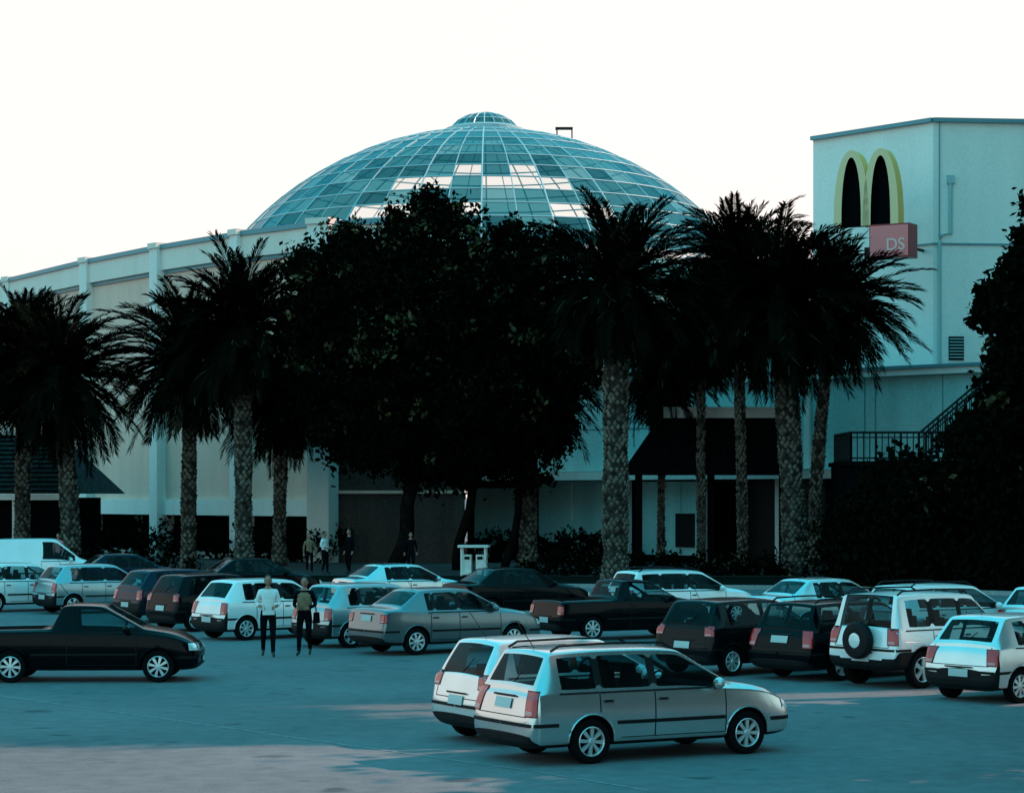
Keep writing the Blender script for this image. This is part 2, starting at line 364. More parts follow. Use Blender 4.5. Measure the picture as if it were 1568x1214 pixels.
# ------------------------------------------------------------ tower
tw=MB(['wall_tower','white','pipe','dark','bluetrim'])
T=[(15.5,121),(20.6,115),(38,116.8),(38,138),(19.5,138)]
tw.prism(T,0,21.75,'wall_tower')
for a,b in ((T[0],T[1]),(T[1],T[2])):
    d=Vector(b)-Vector(a); c=(Vector(a)+Vector(b))/2; nn=Vector((d.y,-d.x)).normalized(); c+=nn*.04
    tw.box((c.x,c.y,21.85),(d.length+.05,.34,.2),'bluetrim',math.atan2(d.y,d.x))
def onR(t,off):
    a=Vector(T[1]);d=(Vector(T[2])-a).normalized(); return a+d*t+Vector((d.y,-d.x))*off
def P3(t,z,off=.1): q=onR(t,off); return (q.x,q.y,z)
tw.tube([P3(.85,18.8),P3(.85,16.3),P3(.35,16.2),P3(.3,15.9),P3(.3,6)],.09,'pipe',8)
q=onR(.85,.1); tw.box((q.x,q.y,18.95),(.35,.2,.4),'pipe')
q=onR(8.7,.03); tw.box((q.x,q.y,15.8),(17.4,.07,.09),'bluetrim',R(6)); q=onR(.3,.06); tw.box((q.x,q.y,12),(.05,.05,19.5),'bluetrim')
q=onR(1.15,.03); tw.box((q.x,q.y,10.7),(.75,.1,1.15),'dark',R(6))
for k in range(7): tw.box((q.x,q.y-.06,10.25+k*.15),(.7,.06,.05),'pipe',R(6))
d=(Vector(T[1])-Vector(T[0])).normalized(); q=Vector(T[1])-d*.9+Vector((d.y,-d.x))*.04; tw.box((q.x,q.y,15.8),(1.9,.07,.09),'bluetrim',math.atan2(d.y,d.x))
tw.obj('service_tower',mall)
# ------------------------------------------------------------ arches sign
sg=empty('restaurant_sign',(17.05,112.4,0),R(-30))
am=MB(['yellow','yellow2','metal','dark'])
for cx in (-.74,.74):
    n_=28; out=[];inn=[]
    for i in range(n_+1):
        t=math.pi*i/n_; c_,s_=math.cos(t),max(0,math.sin(t))
        out.append((cx-.90*c_,16.35+3.65*s_**.80)); inn.append((cx-.50*c_,16.35+3.3*s_**.80))
    for i in range(n_):
        a,b,c,e=out[i],out[i+1],inn[i+1],inn[i]
        vs=[(q[0],-.38,q[1]) for q in (a,b,c,e)]+[(q[0],.38,q[1]) for q in (a,b,c,e)]
        am.add(vs,[(0,1,2,3)],'yellow2'); am.add(vs,[(4,5,6,7)],'yellow2'); am.add(vs,[(0,1,5,4)],'yellow'); am.add(vs,[(2,3,7,6)],'dark')
    am.add([(q[0],.10,q[1]) for q in inn],[tuple(range(len(inn)))],'dark')
for zz in (17.0,18.2): am.box((.1,2.2,zz),(.12,3.6,.12),'metal')
me=am.mesh('arches',fix=False); link('arches',me,sg)
bx=MB(['signpink','signred','metal']); bx.box((1.25,0,15.55),(2.0,1.1,1.6),'signred'); bx.box((1.25,-.57,15.55),(1.9,.03,1.45),'signpink'); bx.box((.2,.1,15.1),(.8,.3,.5),'metal')
bx.box((1.2,2.4,15.5),(.12,3.6,.12),'metal')
bx.obj('sign_box',sg)
fc=bpy.data.curves.new('letters','FONT'); fc.body="DS"; fc.size=.8; fc.extrude=.02; fo=bpy.data.objects.new('letters',fc); COL.objects.link(fo); fo.parent=sg; fo.location=(1.1,-.6,15.1); fo.rotation_euler=(R(90),0,0); fo.data.materials.append(M['signtext'])

# ------------------------------------------------------------ pavilion left
pvn=empty('tiled_roof_pavilion',(-28.0,124,0),R(-12))
q=MB(['roof_dark','white','dark'])
X0,X1,Y0,Y1=-8.5,6.5,-3,4
q.add([(X0,Y0,3.6),(X1,Y0,3.6),(X1,Y1,3.6),(X0,Y1,3.6),(X0+2.2,.5,6.7),(X1-2.2,.5,6.7)],[(0,1,5,4),(1,2,5),(2,3,4,5),(3,0,4),(3,2,1,0)],'tiles')
for k in range(13):
    t=(k+.5)/13; z=3.6+3.1*t; y=Y0+3.5*t
    q.box(((X0+X1)/2,y-.03,z+.03),(X1-X0-4.4*t,.12,.06),'roof_dark')
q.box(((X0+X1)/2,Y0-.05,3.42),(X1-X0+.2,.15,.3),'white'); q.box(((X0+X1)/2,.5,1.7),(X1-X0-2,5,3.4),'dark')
for k in range(6): q.box((X0+.5+k*2.8,Y0+.2,1.75),(.28,.28,3.3),'white')
q.obj('pavilion_structure',pvn)

# ------------------------------------------------------------ walkway with railing and stairs
wk=empty('elevated_walkway')
q=MB(['dark','metal'])
q.box((24,97,2.35),(21,5,4.7),'dark'); q.box((24,96.9,4.78),(21.2,5.4,.18),'dark')
def rail(p0,p1,z0,z1,n):
    for k in range(n+1):
        t=k/n; x=p0[0]+(p1[0]-p0[0])*t; y=p0[1]+(p1[1]-p0[1])*t; z=z0+(z1-z0)*t
        big=k%4==0; q.tube([(x,y,z),(x,y,z+1.15)],.055 if big else .025,'metal',5)
    for h,r in ((1.15,.055),(.95,.03),(.12,.04)): q.tube([(p0[0],p0[1],z0+h),(p1[0],p1[1],z1+h)],r,'metal',6)
rail((13.6,94.3),(17.6,94.3),4.87,4.87,16); rail((13.6,94.3),(13.6,99),4.87,4.87,16)
rail((16.6,94.25),(20.5,94.25),4.87,8.2,20); rail((16.6,95.9),(20.5,95.9),4.87,8.2,20)
for k in range(18):
    q.box((16.7+k*.22,95.1,4.9+k*.185),(.28,1.6,.1),'dark')
q.box((22.6,95.1,8.15),(4,1.8,.14),'dark')
for xx in (20.8,24): q.tube([(xx,95,4.8),(xx,95,8.1)],.09,'metal')
q.obj('walkway_structure',wk)

# ------------------------------------------------------------ foliage
def leaves(name,blobs,nclump,per,size,parent=None,crad=.55,light=.12,fill=.5,loc=(0,0,0),out=.30):
    vol=np.array([b[3]*b[4]*b[5] for b in blobs]); vol=vol**.67; vol/=vol.sum()
    bi=np.random.choice(len(blobs),nclump,p=vol); B=np.array(blobs)[bi]
    d=np.random.normal(size=(nclump,3)); d/=np.linalg.norm(d,axis=1)[:,None]
    r=np.where(np.random.rand(nclump)<fill,np.random.rand(nclump)**.4,.82+out*np.random.rand(nclump)**1.6)
    C=B[:,:3]+d*B[:,3:6]*r[:,None]
    n_=nclump*per; cc=np.repeat(C,per,axis=0)+np.random.normal(size=(n_,3))*crad*np.random.uniform(.4,1.15,(nclump,1)).repeat(per,axis=0)
    a=np.random.normal(size=(n_,3)); a/=np.linalg.norm(a,axis=1)[:,None]
    b=np.random.normal(size=(n_,3)); b-=a*(a*b).sum(1)[:,None]; b/=np.linalg.norm(b,axis=1)[:,None]
    s=size*np.random.uniform(.6,1.3,(n_,1)); b=b*s*.34; a=a*s*.6
    V=np.stack([cc-a,cc+b,cc+a,cc-b],1).reshape(-1,3)
    cl=((np.random.rand(nclump)<light)&(d[:,2]>-.2)).repeat(per)*(np.random.rand(n_)<.6)  # painted sunlit tone, kept off clumps on the underside
    me=fast_mesh(name,V,n_,4,['leaf','leaf2'],cl.astype(int)); return link('foliage' if parent else name,me,parent,loc)
def limbs(parent,paths):
    t=MB(['trunk'])
    for pts,rs in paths: t.tube(pts,rs,0,9)
    t.obj('trunk_and_limbs',parent,True)
def curvy(p0,p1,r0,r1,k=7,amp=.25):
    pts=[];rs=[]
    for i in range(k+1):
        t=i/k; p=Vector(p0).lerp(Vector(p1),t)+Vector((math.sin(t*5+p0[0])*amp*math.sin(t*math.pi),math.cos(t*4)*amp*math.sin(t*math.pi),0)); pts.append(p); rs.append(r0+(r1-r0)*t)
    return pts,rs
t1=empty('broadleaf_tree',(-5.2,104,0))
limbs(t1,[curvy((-.1,0,0),(.9,.2,4.2),.38,.28),curvy((.9,.2,4.1),(-2.5,.3,10.5),.26,.1),curvy((.9,.2,4.1),(2.6,0,13),.26,.08),curvy((.9,.2,4.1),(.2,.8,12),.2,.08),
 curvy((-2.0,.1,6.8),(-4,.2,11),.12,.05)])
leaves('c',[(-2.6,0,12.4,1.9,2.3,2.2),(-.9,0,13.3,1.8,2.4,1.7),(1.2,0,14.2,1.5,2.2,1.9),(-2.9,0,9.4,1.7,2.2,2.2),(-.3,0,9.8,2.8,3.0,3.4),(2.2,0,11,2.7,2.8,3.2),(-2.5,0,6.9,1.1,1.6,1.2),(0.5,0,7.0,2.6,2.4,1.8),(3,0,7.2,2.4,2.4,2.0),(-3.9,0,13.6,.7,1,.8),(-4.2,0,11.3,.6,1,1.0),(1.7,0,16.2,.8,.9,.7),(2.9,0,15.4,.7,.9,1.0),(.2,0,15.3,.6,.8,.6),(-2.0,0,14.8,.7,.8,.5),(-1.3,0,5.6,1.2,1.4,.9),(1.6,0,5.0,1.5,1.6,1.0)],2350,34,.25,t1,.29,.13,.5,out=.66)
t2=empty('broadleaf_tree',(-.6,106,0))
limbs(t2,[curvy((-1.9,0,0),(-1.2,.1,5),.22,.2),curvy((-1.2,.1,5),(.8,.1,12),.2,.07),curvy((.2,0,0),(1.4,.2,6.5),.2,.12),curvy((1.4,.2,6.5),(2.2,0,11),.12,.05)])
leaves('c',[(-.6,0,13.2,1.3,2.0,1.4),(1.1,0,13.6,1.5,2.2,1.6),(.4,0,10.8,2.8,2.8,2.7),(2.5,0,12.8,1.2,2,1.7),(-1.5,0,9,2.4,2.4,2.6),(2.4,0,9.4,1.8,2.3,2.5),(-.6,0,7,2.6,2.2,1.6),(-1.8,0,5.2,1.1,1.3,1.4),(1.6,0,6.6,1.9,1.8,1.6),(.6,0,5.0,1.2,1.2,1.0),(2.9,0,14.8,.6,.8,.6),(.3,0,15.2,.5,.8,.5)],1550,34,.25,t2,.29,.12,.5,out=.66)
t3=empty('broadleaf_tree',(18.6,86,0))
limbs(t3,[curvy((0,0,0),(.3,.2,6),.35,.25),curvy((.3,.2,6),(-.8,0,11),.22,.06),curvy((.3,.2,6),(1.6,0,12.5),.22,.06)])
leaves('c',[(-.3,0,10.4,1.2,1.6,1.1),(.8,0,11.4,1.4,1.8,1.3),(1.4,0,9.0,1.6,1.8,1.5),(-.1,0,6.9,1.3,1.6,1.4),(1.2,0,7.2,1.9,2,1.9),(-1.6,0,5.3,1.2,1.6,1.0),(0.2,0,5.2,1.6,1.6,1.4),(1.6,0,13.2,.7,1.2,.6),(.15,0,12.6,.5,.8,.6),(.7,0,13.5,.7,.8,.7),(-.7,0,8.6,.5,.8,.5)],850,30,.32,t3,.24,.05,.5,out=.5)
leaves('shrub_bank',[(13.2,88.5,1.5,1.5,1.8,2.2),(14.8,87.5,2.6,2.0,2,2.4),(17,86.5,2.8,2.2,2,2.4),(19.4,85.5,2.8,2.4,2,2.6),(22,84.5,2.8,2.6,2,2.7),(25,83,2.8,2.6,2,2.7),(14.5,86.8,.8,2,1.4,1.3),(18.5,84.6,.9,3,1.4,1.4),(23,82.8,.9,3,1.4,1.4)],1500,30,.26,None,.36,.02,.6)
hb=[]
for (a,b) in zip(wall[1:-2],wall[2:-1]):
    A=Vector(a);B=Vector(b)
    for k in range(5):
        p=A.lerp(B,k/5)+Vector((1.2,-1.6)); hb.append((p.x,p.y,.9,1.7,.9,1.1))
leaves('hedge',hb,700,26,.22,None,.28,.005,.6)
leaves('hedge',[(x,118.5-.25*x,.8,1.1,.7,.85) for x in np.arange(-1.5,5.5,1.2)],200,26,.2,None,.22,.005,.6)
leaves('hedge',[(x,99.5-.05*x,.45,1.1,.6,.5) for x in np.arange(1,12,1.2)],180,26,.18,None,.22,.01,.6)
leaves('hedge',[(x,103,.45,1.3,.7,.55) for x in np.arange(-26,-14,1.4)],170,26,.18,None,.22,.01,.6)

# ------------------------------------------------------------ palms
def crown_mesh(name,nf,L,seed,emin=-62,emax=82):
    rng=np.random.RandomState(seed); V=[];mi=[]
    for f in range(nf):
        az=f*2.399963+rng.uniform(-.25,.25); t_=f/nf
        e0=math.radians(emax-(emax-emin)*t_**.85+rng.uniform(-10,10)); Lf=L*rng.uniform(.78,1.14)*(1 if t_>.12 else .85)*(.85 if t_>.85 else 1)
        droop=math.radians(rng.uniform(30,72))*(1.0 if t_<.7 else .6)
        K=12; pts=[];p=np.array([0,0,0.]); h=np.array([math.cos(az),math.sin(az),0]); up=np.array([0,0,1.])
        side=np.array([-math.sin(az),math.cos(az),0]); p=p+h*.25
        dirs=[]
        for k in range(K+1):
            e=e0-droop*(k/K)**1.6; dcur=h*math.cos(e)+up*math.sin(e); pts.append(p.copy()); dirs.append(dcur); p=p+dcur*Lf/K
        pts=np.array(pts);dirs=np.array(dirs)
        dead=1 if (t_>.95 or rng.rand()<.03) else 0
        wr=.04
        for k in range(K):
            a,b=pts[k],pts[k+1]; ww=wr*(1-k/K*.7)
            V+= [a-side*ww,a+side*ww,b+side*ww,b-side*ww]; mi.append(1 if rng.rand()<.12 else 0)
        nl=42; tw_=rng.uniform(-.6,.6)
        for j in range(nl):
            t=.08+.92*j/nl; x=t*K; k=min(int(x),K-1); fr_=x-k; c=pts[k]*(1-fr_)+pts[k+1]*fr_; d_=dirs[k]
            nrm=np.cross(side,d_); nrm/=np.linalg.norm(nrm)
            ll=.68*(math.sin(math.pi*min(1,.14+.74*t))**.6)*rng.uniform(.8,1.15)*L/3.8
            for s in (-1,1):
                v=side*s*(.66)+d_*(.70+.35*t)+nrm*(-.20+.35*s*tw_+rng.uniform(-.15,.2)); v/=np.linalg.norm(v)
                tip=c+v*ll+np.array([0,0,-.10*ll]); mid=c+v*ll*.45; wv=d_*.062
                V+=[c-wv*.6,mid-wv,tip,mid+wv]; mi.append(1 if (dead and rng.rand()<.7) or rng.rand()<.01 else 0)
    V=np.array(V); return fast_mesh(name,V,len(mi),4,['frond','frond2'],np.array(mi))
CR=[crown_mesh('palm_crown_a',140,4.1,1,-68),crown_mesh('palm_crown_b',132,4.2,2,-75,80),crown_mesh('palm_crown_c',135,3.9,3,-60,85)]
def palm(x,y,h,r,ci,sc=1,lean=(0,0),rz=0,boss=True):
    e=empty('palm_tree',(x,y,0))
    t=MB(['bark','barkscar','trunk']); K=14
    ax=lambda z:(lean[0]*(z/h)**1.6,lean[1]*(z/h)**1.6)
    rr=lambda z:(r*(1.25-.25*min(1,z/1.2)) if z<1.2 else r*(1+.12*max(0,(z-h+1.5)/1.5)))*(1+.05*math.sin(z*1.3+x)+.03*math.sin(z*3.1+y))
    pts=[(*ax(h*i/K),h*i/K) for i in range(K+1)]; t.tube(pts,[rr(h*i/K) for i in range(K+1)],'bark',14)
    nr=int(h/.17); ns=max(8,int(r*2*math.pi/.24))
    for i in range(nr):
        z0_=.1+i*.17; a_=ax(z0_)
        for k in range(ns):
            if random.random()<.06: continue
            z=z0_+random.uniform(-.04,.04)
            th=2*math.pi*(k+.5*(i%2)+.13*math.sin(i*.7))/ns+random.uniform(-.07,.07); c,s=math.cos(th),math.sin(th); R0=rr(z)*.97; R1=rr(z)+random.uniform(.02,.08)
            hw=math.pi*R0/ns*random.uniform(.75,1.0)
            P=lambda rad,w_,zz:(a_[0]+rad*c-w_*s,a_[1]+rad*s+w_*c,zz)
            t.add([P(R0,-hw,z),P(R0,hw,z),P(R0,0,z-.11),P(R1,-hw*.5,z+.05),P(R1,hw*.5,z+.05),P(R0,0,z+.13)],[(0,2,3),(2,1,4),(2,4,3),(3,4,5),(0,3,5),(1,5,4)],'barkscar' if random.random()<.80 and z<h-1.2 else 'bark')
    if boss: t.ball((lean[0],lean[1],h),(r*1.6,r*1.6,1.0),'trunk',12,8)
    t.obj('trunk',e)
    o=link('fronds',CR[ci],e,(lean[0],lean[1],h+.25),(0,0,rz)); o.scale=(sc,sc,sc*1.02)
    return e
palm(4.2,95.5,11.9,.50,0,1.05,(.05,0),0.3)
palm(11.9,99.0,11.6,.48,1,1.08,(-.65,0),1.2)
palm(10.3,105,13.6,.22,2,.95,(-.3,0),2.2)
palm(8.6,107,11.0,.18,0,.92,(0,0),4)
palm(.72,107,8.6,.38,1,.95,(.1,0),3.1)
palm(-12.1,106,10.9,.38,0,1.06,(-.05,0),2)
palm(-15.35,111.5,9.6,.34,2,1.17,(.1,0),.5)
palm(-20.6,110,8.9,.42,1,1.05,(-.6,0),1.9)
palm(-24.6,118,10.3,.38,2,1.12,(.2,0),5)
palm(-27.5,116,9.3,.38,0,1.05,(0,0),2.7)
palm(13.3,104,11.7,.26,2,1.02,(.9,0),3.6)
palm(-11.2,113,8.2,.3,1,.9,(.2,0),4.4)
palm(6.9,109,9.2,.16,1,.8,(.1,0),5.4)

# ------------------------------------------------------------ unseen blocks and trees to the right, added to block the low sun
ob=MB(['wall_beige','darkglass','white'])
ob.box((50,97.3,24),(18,78,48),'wall_beige')  # unseen block, added so that its shadow covers the lot
for fl in range(13):
    for k in range(19): ob.box((40.95,61.3+k*4,3+fl*3.4),(.1,2.4,1.7),'darkglass')
ob.box((50,97.3,48.3),(18.6,78.6,.6),'white'); ob.obj('added_shade_block')
ob=MB(['wall_beige','darkglass','white'])
ob.box((42,-22,20),(18,84,40),'wall_grey')  # second unseen block, added to shade the ground behind the camera
for fl in range(10):
    for k in range(20): ob.box((32.95,-62+k*4,3+fl*3.4),(.1,2.4,1.7),'darkglass')
ob.box((42,-22,40.3),(18.6,84.6,.6),'white'); ob.obj('added_shade_block')
def shade_tree(x,y,zc_,r,h2,nc=300):  # unseen tree, added to throw crown-shaped shade on the lot
    e=empty('added_shade_tree',(x,y,0)); limbs(e,[curvy((0,0,0),(.3,.2,zc_+1),.45,.12),curvy((.1,0,zc_-3),(1.5,.5,zc_+1.5),.14,.05),curvy((.1,0,zc_-3),(-1.5,-.5,zc_+1),.14,.05)])
    leaves('c',[(0,0,zc_,r,r,h2),(1,.6,zc_+1.5,r*.7,r*.7,h2*.7),(-1,-.8,zc_-1.5,r*.8,r*.7,h2*.6)],nc,24,.5,e,.5,.2)
shade_tree(37,57.5,24,2.4,6); shade_tree(32.0,46.0,25.6,1.1,1.6,320); shade_tree(34.2,49.2,29.0,1.5,2.0,340)
shade_tree(15.2,35,8.2,2.8,2.2); shade_tree(20,38,9.5,3.4,2.4); shade_tree(15,39.5,7,2.4,2.4); shade_tree(12.3,28.8,7.2,2.4,2.0); shade_tree(17.6,29.5,9,2.8,2.4)

# ------------------------------------------------------------ cars
def lerp(a,b,t): return a+(b-a)*t
def lst(s0,s1,t): return tuple(lerp(a,b,t) for a,b in zip(s0,s1))
def section(st):
    x,W,zb,bl,Wr,zr=st; zm=(zb+bl)/2; bw=.955*W
    h=[(0,zb),(.8*W,zb),(.965*W,zb+.07),(W,zm),(.99*W,lerp(zm,bl,.62)),(bw,bl),(lerp(bw,Wr,.08),lerp(bl,zr,.08)),(lerp(bw,Wr,.9),lerp(bl,zr,.90)),(Wr,zr),(Wr*.88,zr+.018),(0,zr+.045)]
    return [(x,y,z) for y,z in h]+[(x,-y,z) for y,z in h[9:0:-1]]
def build_type(p):
    W=p['W'];Re=p['R'];F=p['F'];bl=p['belt'];zr=p['roof'];Wr=p.get('Wr',W*.72);RB,RT,WT,WB=p['RB'],p['RT'],p['WT'],p['WB'];zh=p['hood'];zd=p['deck'];zb=p.get('zb',.2); fz=p.get('fz',0)
    S=[(Re,.90*W,zb+.15,.50+fz,.80*W,.52+fz),(Re+.03,.955*W,zb+.07,.60+fz,.88*W,.64+fz),(Re+.08,.975*W,zb+.03,zd-.07,.88*W,zd-.03),(Re+.12,.985*W,zb+.02,zd-.03,.86*W,zd)]
    if RB-Re>.4: S.append((RB-.12,W,zb,zd-.01,.84*W,zd+.02))
    sRB=(RB,W,zb,max(bl-.01,zd-.02),.84*W,max(bl+.03,zd+.03)); sRT=(RT,W,zb,bl,Wr,zr-.035)
    S+= [sRB,lst(sRB,sRT,.10),lst(sRB,sRT,.88),sRT]
    sWT=(WT,W,zb,bl-.01,Wr,zr-.03); sWB=(WB,W,zb,bl-.03,.84*W,zh)
    xs=sorted(set(sum([list(i) for i in p['win']],[])))
    for x in xs:
        if RT<x<WT:
            t=(x-RT)/(WT-RT); S.append((x,W,zb,bl-.01*t,Wr,zr-.03+.03*math.sin(math.pi*min(1,max(0,t)))))
    S+= [sWT,lst(sWT,sWB,.08),lst(sWT,sWB,.80),lst(sWT,sWB,.93),sWB]
    nz=p.get('nose',.76)
    S+= [(lerp(WB,F,.5),.99*W,zb,lerp(bl-.03,nz,.28),.82*W,lerp(zh,nz,.30)),(F-.16,.93*W,zb+.01,nz-.04,.74*W,nz),(F-.05,.87*W,zb+.05,nz-.16,.70*W,nz-.12),(F,.76*W,zb+.13,nz-.28,.64*W,nz-.26)]
    S.sort(key=lambda s:s[0])
    bm=bmesh.new(); cr=bm.edges.layers.float.new('crease_edge'); cv_=bm.verts.layers.float.new('crease_vert'); rows=[[bm.verts.new(v) for v in section(s)] for s in S]
    def mi(strip,x,zavg):
        if strip in (0,1): return 2
        if strip==9:
            if lerp(RB,RT,.10)-.01<x<lerp(RB,RT,.88)+.01 and not p.get('blindrear'): return 1
            if lerp(WT,WB,.08)-.01<x<lerp(WT,WB,.93)+.01: return 1
        if strip==6:
            for a,b in p['win']:
                if a<x<b: return 1
            if WT<x<lerp(WT,WB,.80): return 1
            if p['win'][0][1]<x<WT: return 2
        if p.get('bump') and strip in (2,3) and (x<Re+.12 or x>F-.12): return 2
        if p.get('clad') and strip in (2,): return 2
        return 0
    for i in range(len(S)-1):
        xm=(S[i][0]+S[i+1][0])/2
        for j in range(20):
            st=j if j<10 else 19-j
            f=bm.faces.new((rows[i][j],rows[i][(j+1)%20],rows[i+1][(j+1)%20],rows[i+1][j])); f.material_index=mi(st,xm,0); f.smooth=True
    for r,ss in ((rows[0],0),(rows[-1],1)):
        for k in range(0,10):
            a,b=r[k],r[k+1]; c=r[(20-(k+1))%20]; d=r[(20-k)%20]
            vs=[a,b,c,d] if k not in(0,9) else ([a,b,c] if k==0 else [a,b,d])
            f=bm.faces.new(vs); f.material_index=2 if (p.get('bump') or k<2) else 0; f.smooth=True
    for i in range(len(S)-1):
        for j,cv in ((5,.6),(15,.6),(8,.5),(12,.5),(2,.5),(18,.5)):
            e=bm.edges.get((rows[i][j],rows[i+1][j])); 
            if e: e[cr]=cv
    for e in bm.edges:
        ms={f.material_index for f in e.link_faces}
        if 1 in ms and len(ms)>1: e[cr]=.9
    for v in bm.verts:
        fs=v.link_faces; ng=sum(f.material_index==1 for f in fs)
        if ng==1 : v[cv_]=.75
    bmesh.ops.recalc_face_normals(bm,faces=bm.faces)
    me=bpy.data.meshes.new('tmpbody'); bm.to_mesh(me); bm.free()
    for m in (PAINT['silver'],M['glass'],M['dark_plastic']): me.materials.append(m)
    o=link('tmp',me); md=o.modifiers.new('s','SUBSURF'); md.levels=2; md.render_levels=2
    me2=evaluated_mesh(o); bpy.data.objects.remove(o); o=link('tmp',me2)
    c=MB([PAINT['silver'],'glass','dark_plastic']); wr=p['wr']
    def cyl(x,y):
        vs=[];sg_=28; RR=wr*1.17
        for yy in (y-.3,y+.3):
            for k in range(sg_): t=2*math.pi*k/sg_; vs.append((x+RR*math.cos(t),yy,wr+.01+RR*math.sin(t)))
        c.add(vs,[tuple(range(sg_)),tuple(range(sg_,2*sg_))[::-1]]+[(k,(k+1)%sg_,(k+1)%sg_+sg_,k+sg_) for k in range(sg_)],2)
    for x in (-p['wb']/2,p['wb']/2):
        for y in (-W,W): cyl(x,y*.98)
    if p.get('bed'): c.box(((Re+.12+RB-.16)/2,0,1.2),(RB-.16-Re-.12,2*W*.78,1.3),2)
    cm=c.mesh('cut'); cu=link('cut',cm); b=o.modifiers.new('b','BOOLEAN'); b.operation='DIFFERENCE'; b.object=cu; b.solver='EXACT'
    me3=evaluated_mesh(o); bpy.data.objects.remove(o); bpy.data.objects.remove(cu)
    vs=[v.co.copy() for v in me3.vertices]; bvh=BVHTree.FromPolygons(vs,[tuple(q.vertices) for q in me3.polygons])
    D=MB(['dark_plastic','redlamp','lens','plate','rim','seat','lamp_pale',PAINT['silver']])
    def patch(ax,u0,u1,v0,v1,m,nu=4,nv=4,off=.006):
        grid={};vs=[];fs=[]
        for i in range(nu+1):
            for j in range(nv+1):
                u=lerp(u0,u1,i/nu);v=lerp(v0,v1,j/nv)
                if ax=='R': o_,d_=Vector((-6,u,v)),Vector((1,0,0))
                elif ax=='F': o_,d_=Vector((6,u,v)),Vector((-1,0,0))
                elif ax=='L': o_,d_=Vector((u,4,v)),Vector((0,-1,0))
                elif ax in('CL','CR'):
                    s_=1 if ax=='CL' else -1; d_=Vector((.78,-s_*.626,0)); pp=Vector((.626,s_*.78,0)); o_=Vector((Re+.02,s_*.86*W,v))+pp*u-d_*3
                elif ax in('NL','NR'):
                    s_=1 if ax=='NL' else -1; d_=Vector((-.78,-s_*.626,0)); pp=Vector((-.626,s_*.78,0)); o_=Vector((F-.08,s_*.72*W,v))+pp*u-d_*3
                else: o_,d_=Vector((u,-4,v)),Vector((0,1,0))
                h=bvh.ray_cast(o_,d_)
                if h[0] is not None: grid[i,j]=len(vs); vs.append(h[0]-d_*off)
        for i in range(nu):
            for j in range(nv):
                k=[(i,j),(i+1,j),(i+1,j+1),(i,j+1)]
                if all(q in grid for q in k):
                    dd=[vs[grid[q]] for q in k]
                    if max((dd[0]-dd[2]).length,(dd[1]-dd[3]).length)<.45: fs.append([grid[q] for q in k])
        if fs: D.add(vs,fs,m)
    kd=p['kind']; tl=p['tail']
    for s in (-1,1):
        sd='L' if s>0 else 'r'; cs='CL' if s>0 else 'CR'; ns_='NL' if s>0 else 'NR'
        patch(cs,-.09,.125,tl[1]-.012,tl[2]+.012,'dark_plastic',8,6,.008)
        patch(cs,-.08,.115,tl[1],tl[2],'redlamp',8,6,.012)
        patch(cs,-.075,.05,lerp(tl[1],tl[2],.06),lerp(tl[1],tl[2],.22),'lamp_pale',6,2,.016)
        hz=nz-.12
        patch(ns_,-.24,.20,hz-.05,hz+.08,'lens',8,4,.012)
        patch('F',s*.05,s*.38*W,hz-.02,hz+.05,'dark_plastic',4,2,.008)
        dr=p['doors']
        for x in dr: patch(sd,x-.008,x+.008,zb+.12,bl-.02,'dark_plastic',1,10,.003)
        patch(sd,min(dr),max(dr),zb+.12,zb+.13,'dark_plastic',12,1,.003)
        if p.get('rub',True): patch(sd,-p['wb']/2+wr*1.3,p['wb']/2-wr*1.3,.50+fz,.545+fz,'dark_plastic',16,1,.014)
        for x in dr[:-1]: 
            if kd!='van': patch(sd,x+.05,x+.19,bl-.13,bl-.10,'dark_plastic',2,1,.022)
        patch(sd,RT+.05 if kd not in('pickup','van') else .0,WT+.45,bl-.012,bl+.010,'dark_plastic',14,1,.007)
        mx_=lerp(WT,WB,.62); D.ball((mx_,s*(W+.07),bl+.06),(.07,.10,.075),'dark_plastic' if p.get('bump') else 7,10,7); D.box((mx_+.02,s*(W-.03),bl+.02),(.06,.14,.04),'dark_plastic')
        patch('R',s*.02,s*.93*W,zb+.30+fz*.5,zb+.345+fz*.5,'dark_plastic',8,1,.012); patch(sd,Re+.04,Re+.4,zb+.30+fz*.5,zb+.345+fz*.5,'dark_plastic',4,1,.012)
        patch('R',s*.02,s*.90*W,zb+.10,zb+.18,'dark_plastic',8,1,.008)
        patch(sd,F-.4,F-.05,zb+.24,zb+.29,'dark_plastic',4,1,.012)
        for xw in (-p['wb']/2,p['wb']/2):
            pts=[]
            for k in range(15):
                t=math.pi*(k/14); xx=xw+wr*1.19*math.cos(t); zz=wr+.01+wr*1.19*math.sin(t); h=bvh.ray_cast(Vector((xx,s*4,zz)),Vector((0,-s,0)))
                if h[0] is not None and abs(h[0].y)>.6*W: pts.append((h[0].x,h[0].y,h[0].z))
            if len(pts)>3: D.tube(pts,.012,7 if not p.get('clad') else 'dark_plastic',6)
    pz=p.get('plate',.72); patch('R',-.21,.21,pz-.065,pz+.065,'plate',4,2,.018); patch('F',-.2,.2,.36,.46,'plate',2,2,.02)
    patch('R',-.30,.30,pz+.085,pz+.11,'dark_plastic',4,1,.02)
    patch('F',-.55*W,.55*W,.30+fz*.5,.35+fz*.5,'dark_plastic',8,1,.01)
    if kd in('wagon','hatch','suv'):
        for s in(-1,1): patch('R',s*.76*W-.006,s*.76*W+.006,zb+.42,bl+.02,'dark_plastic',1,8,.004)
        patch('R',-.76*W,.76*W,zb+.42,zb+.432,'dark_plastic',10,1,.004)
        D.tube([(RB+.02,0,bl+.06),(lerp(RB,RT,.4)-.03,-.22,lerp(bl,zr,.42)+.04)],.008,'dark_plastic',5)
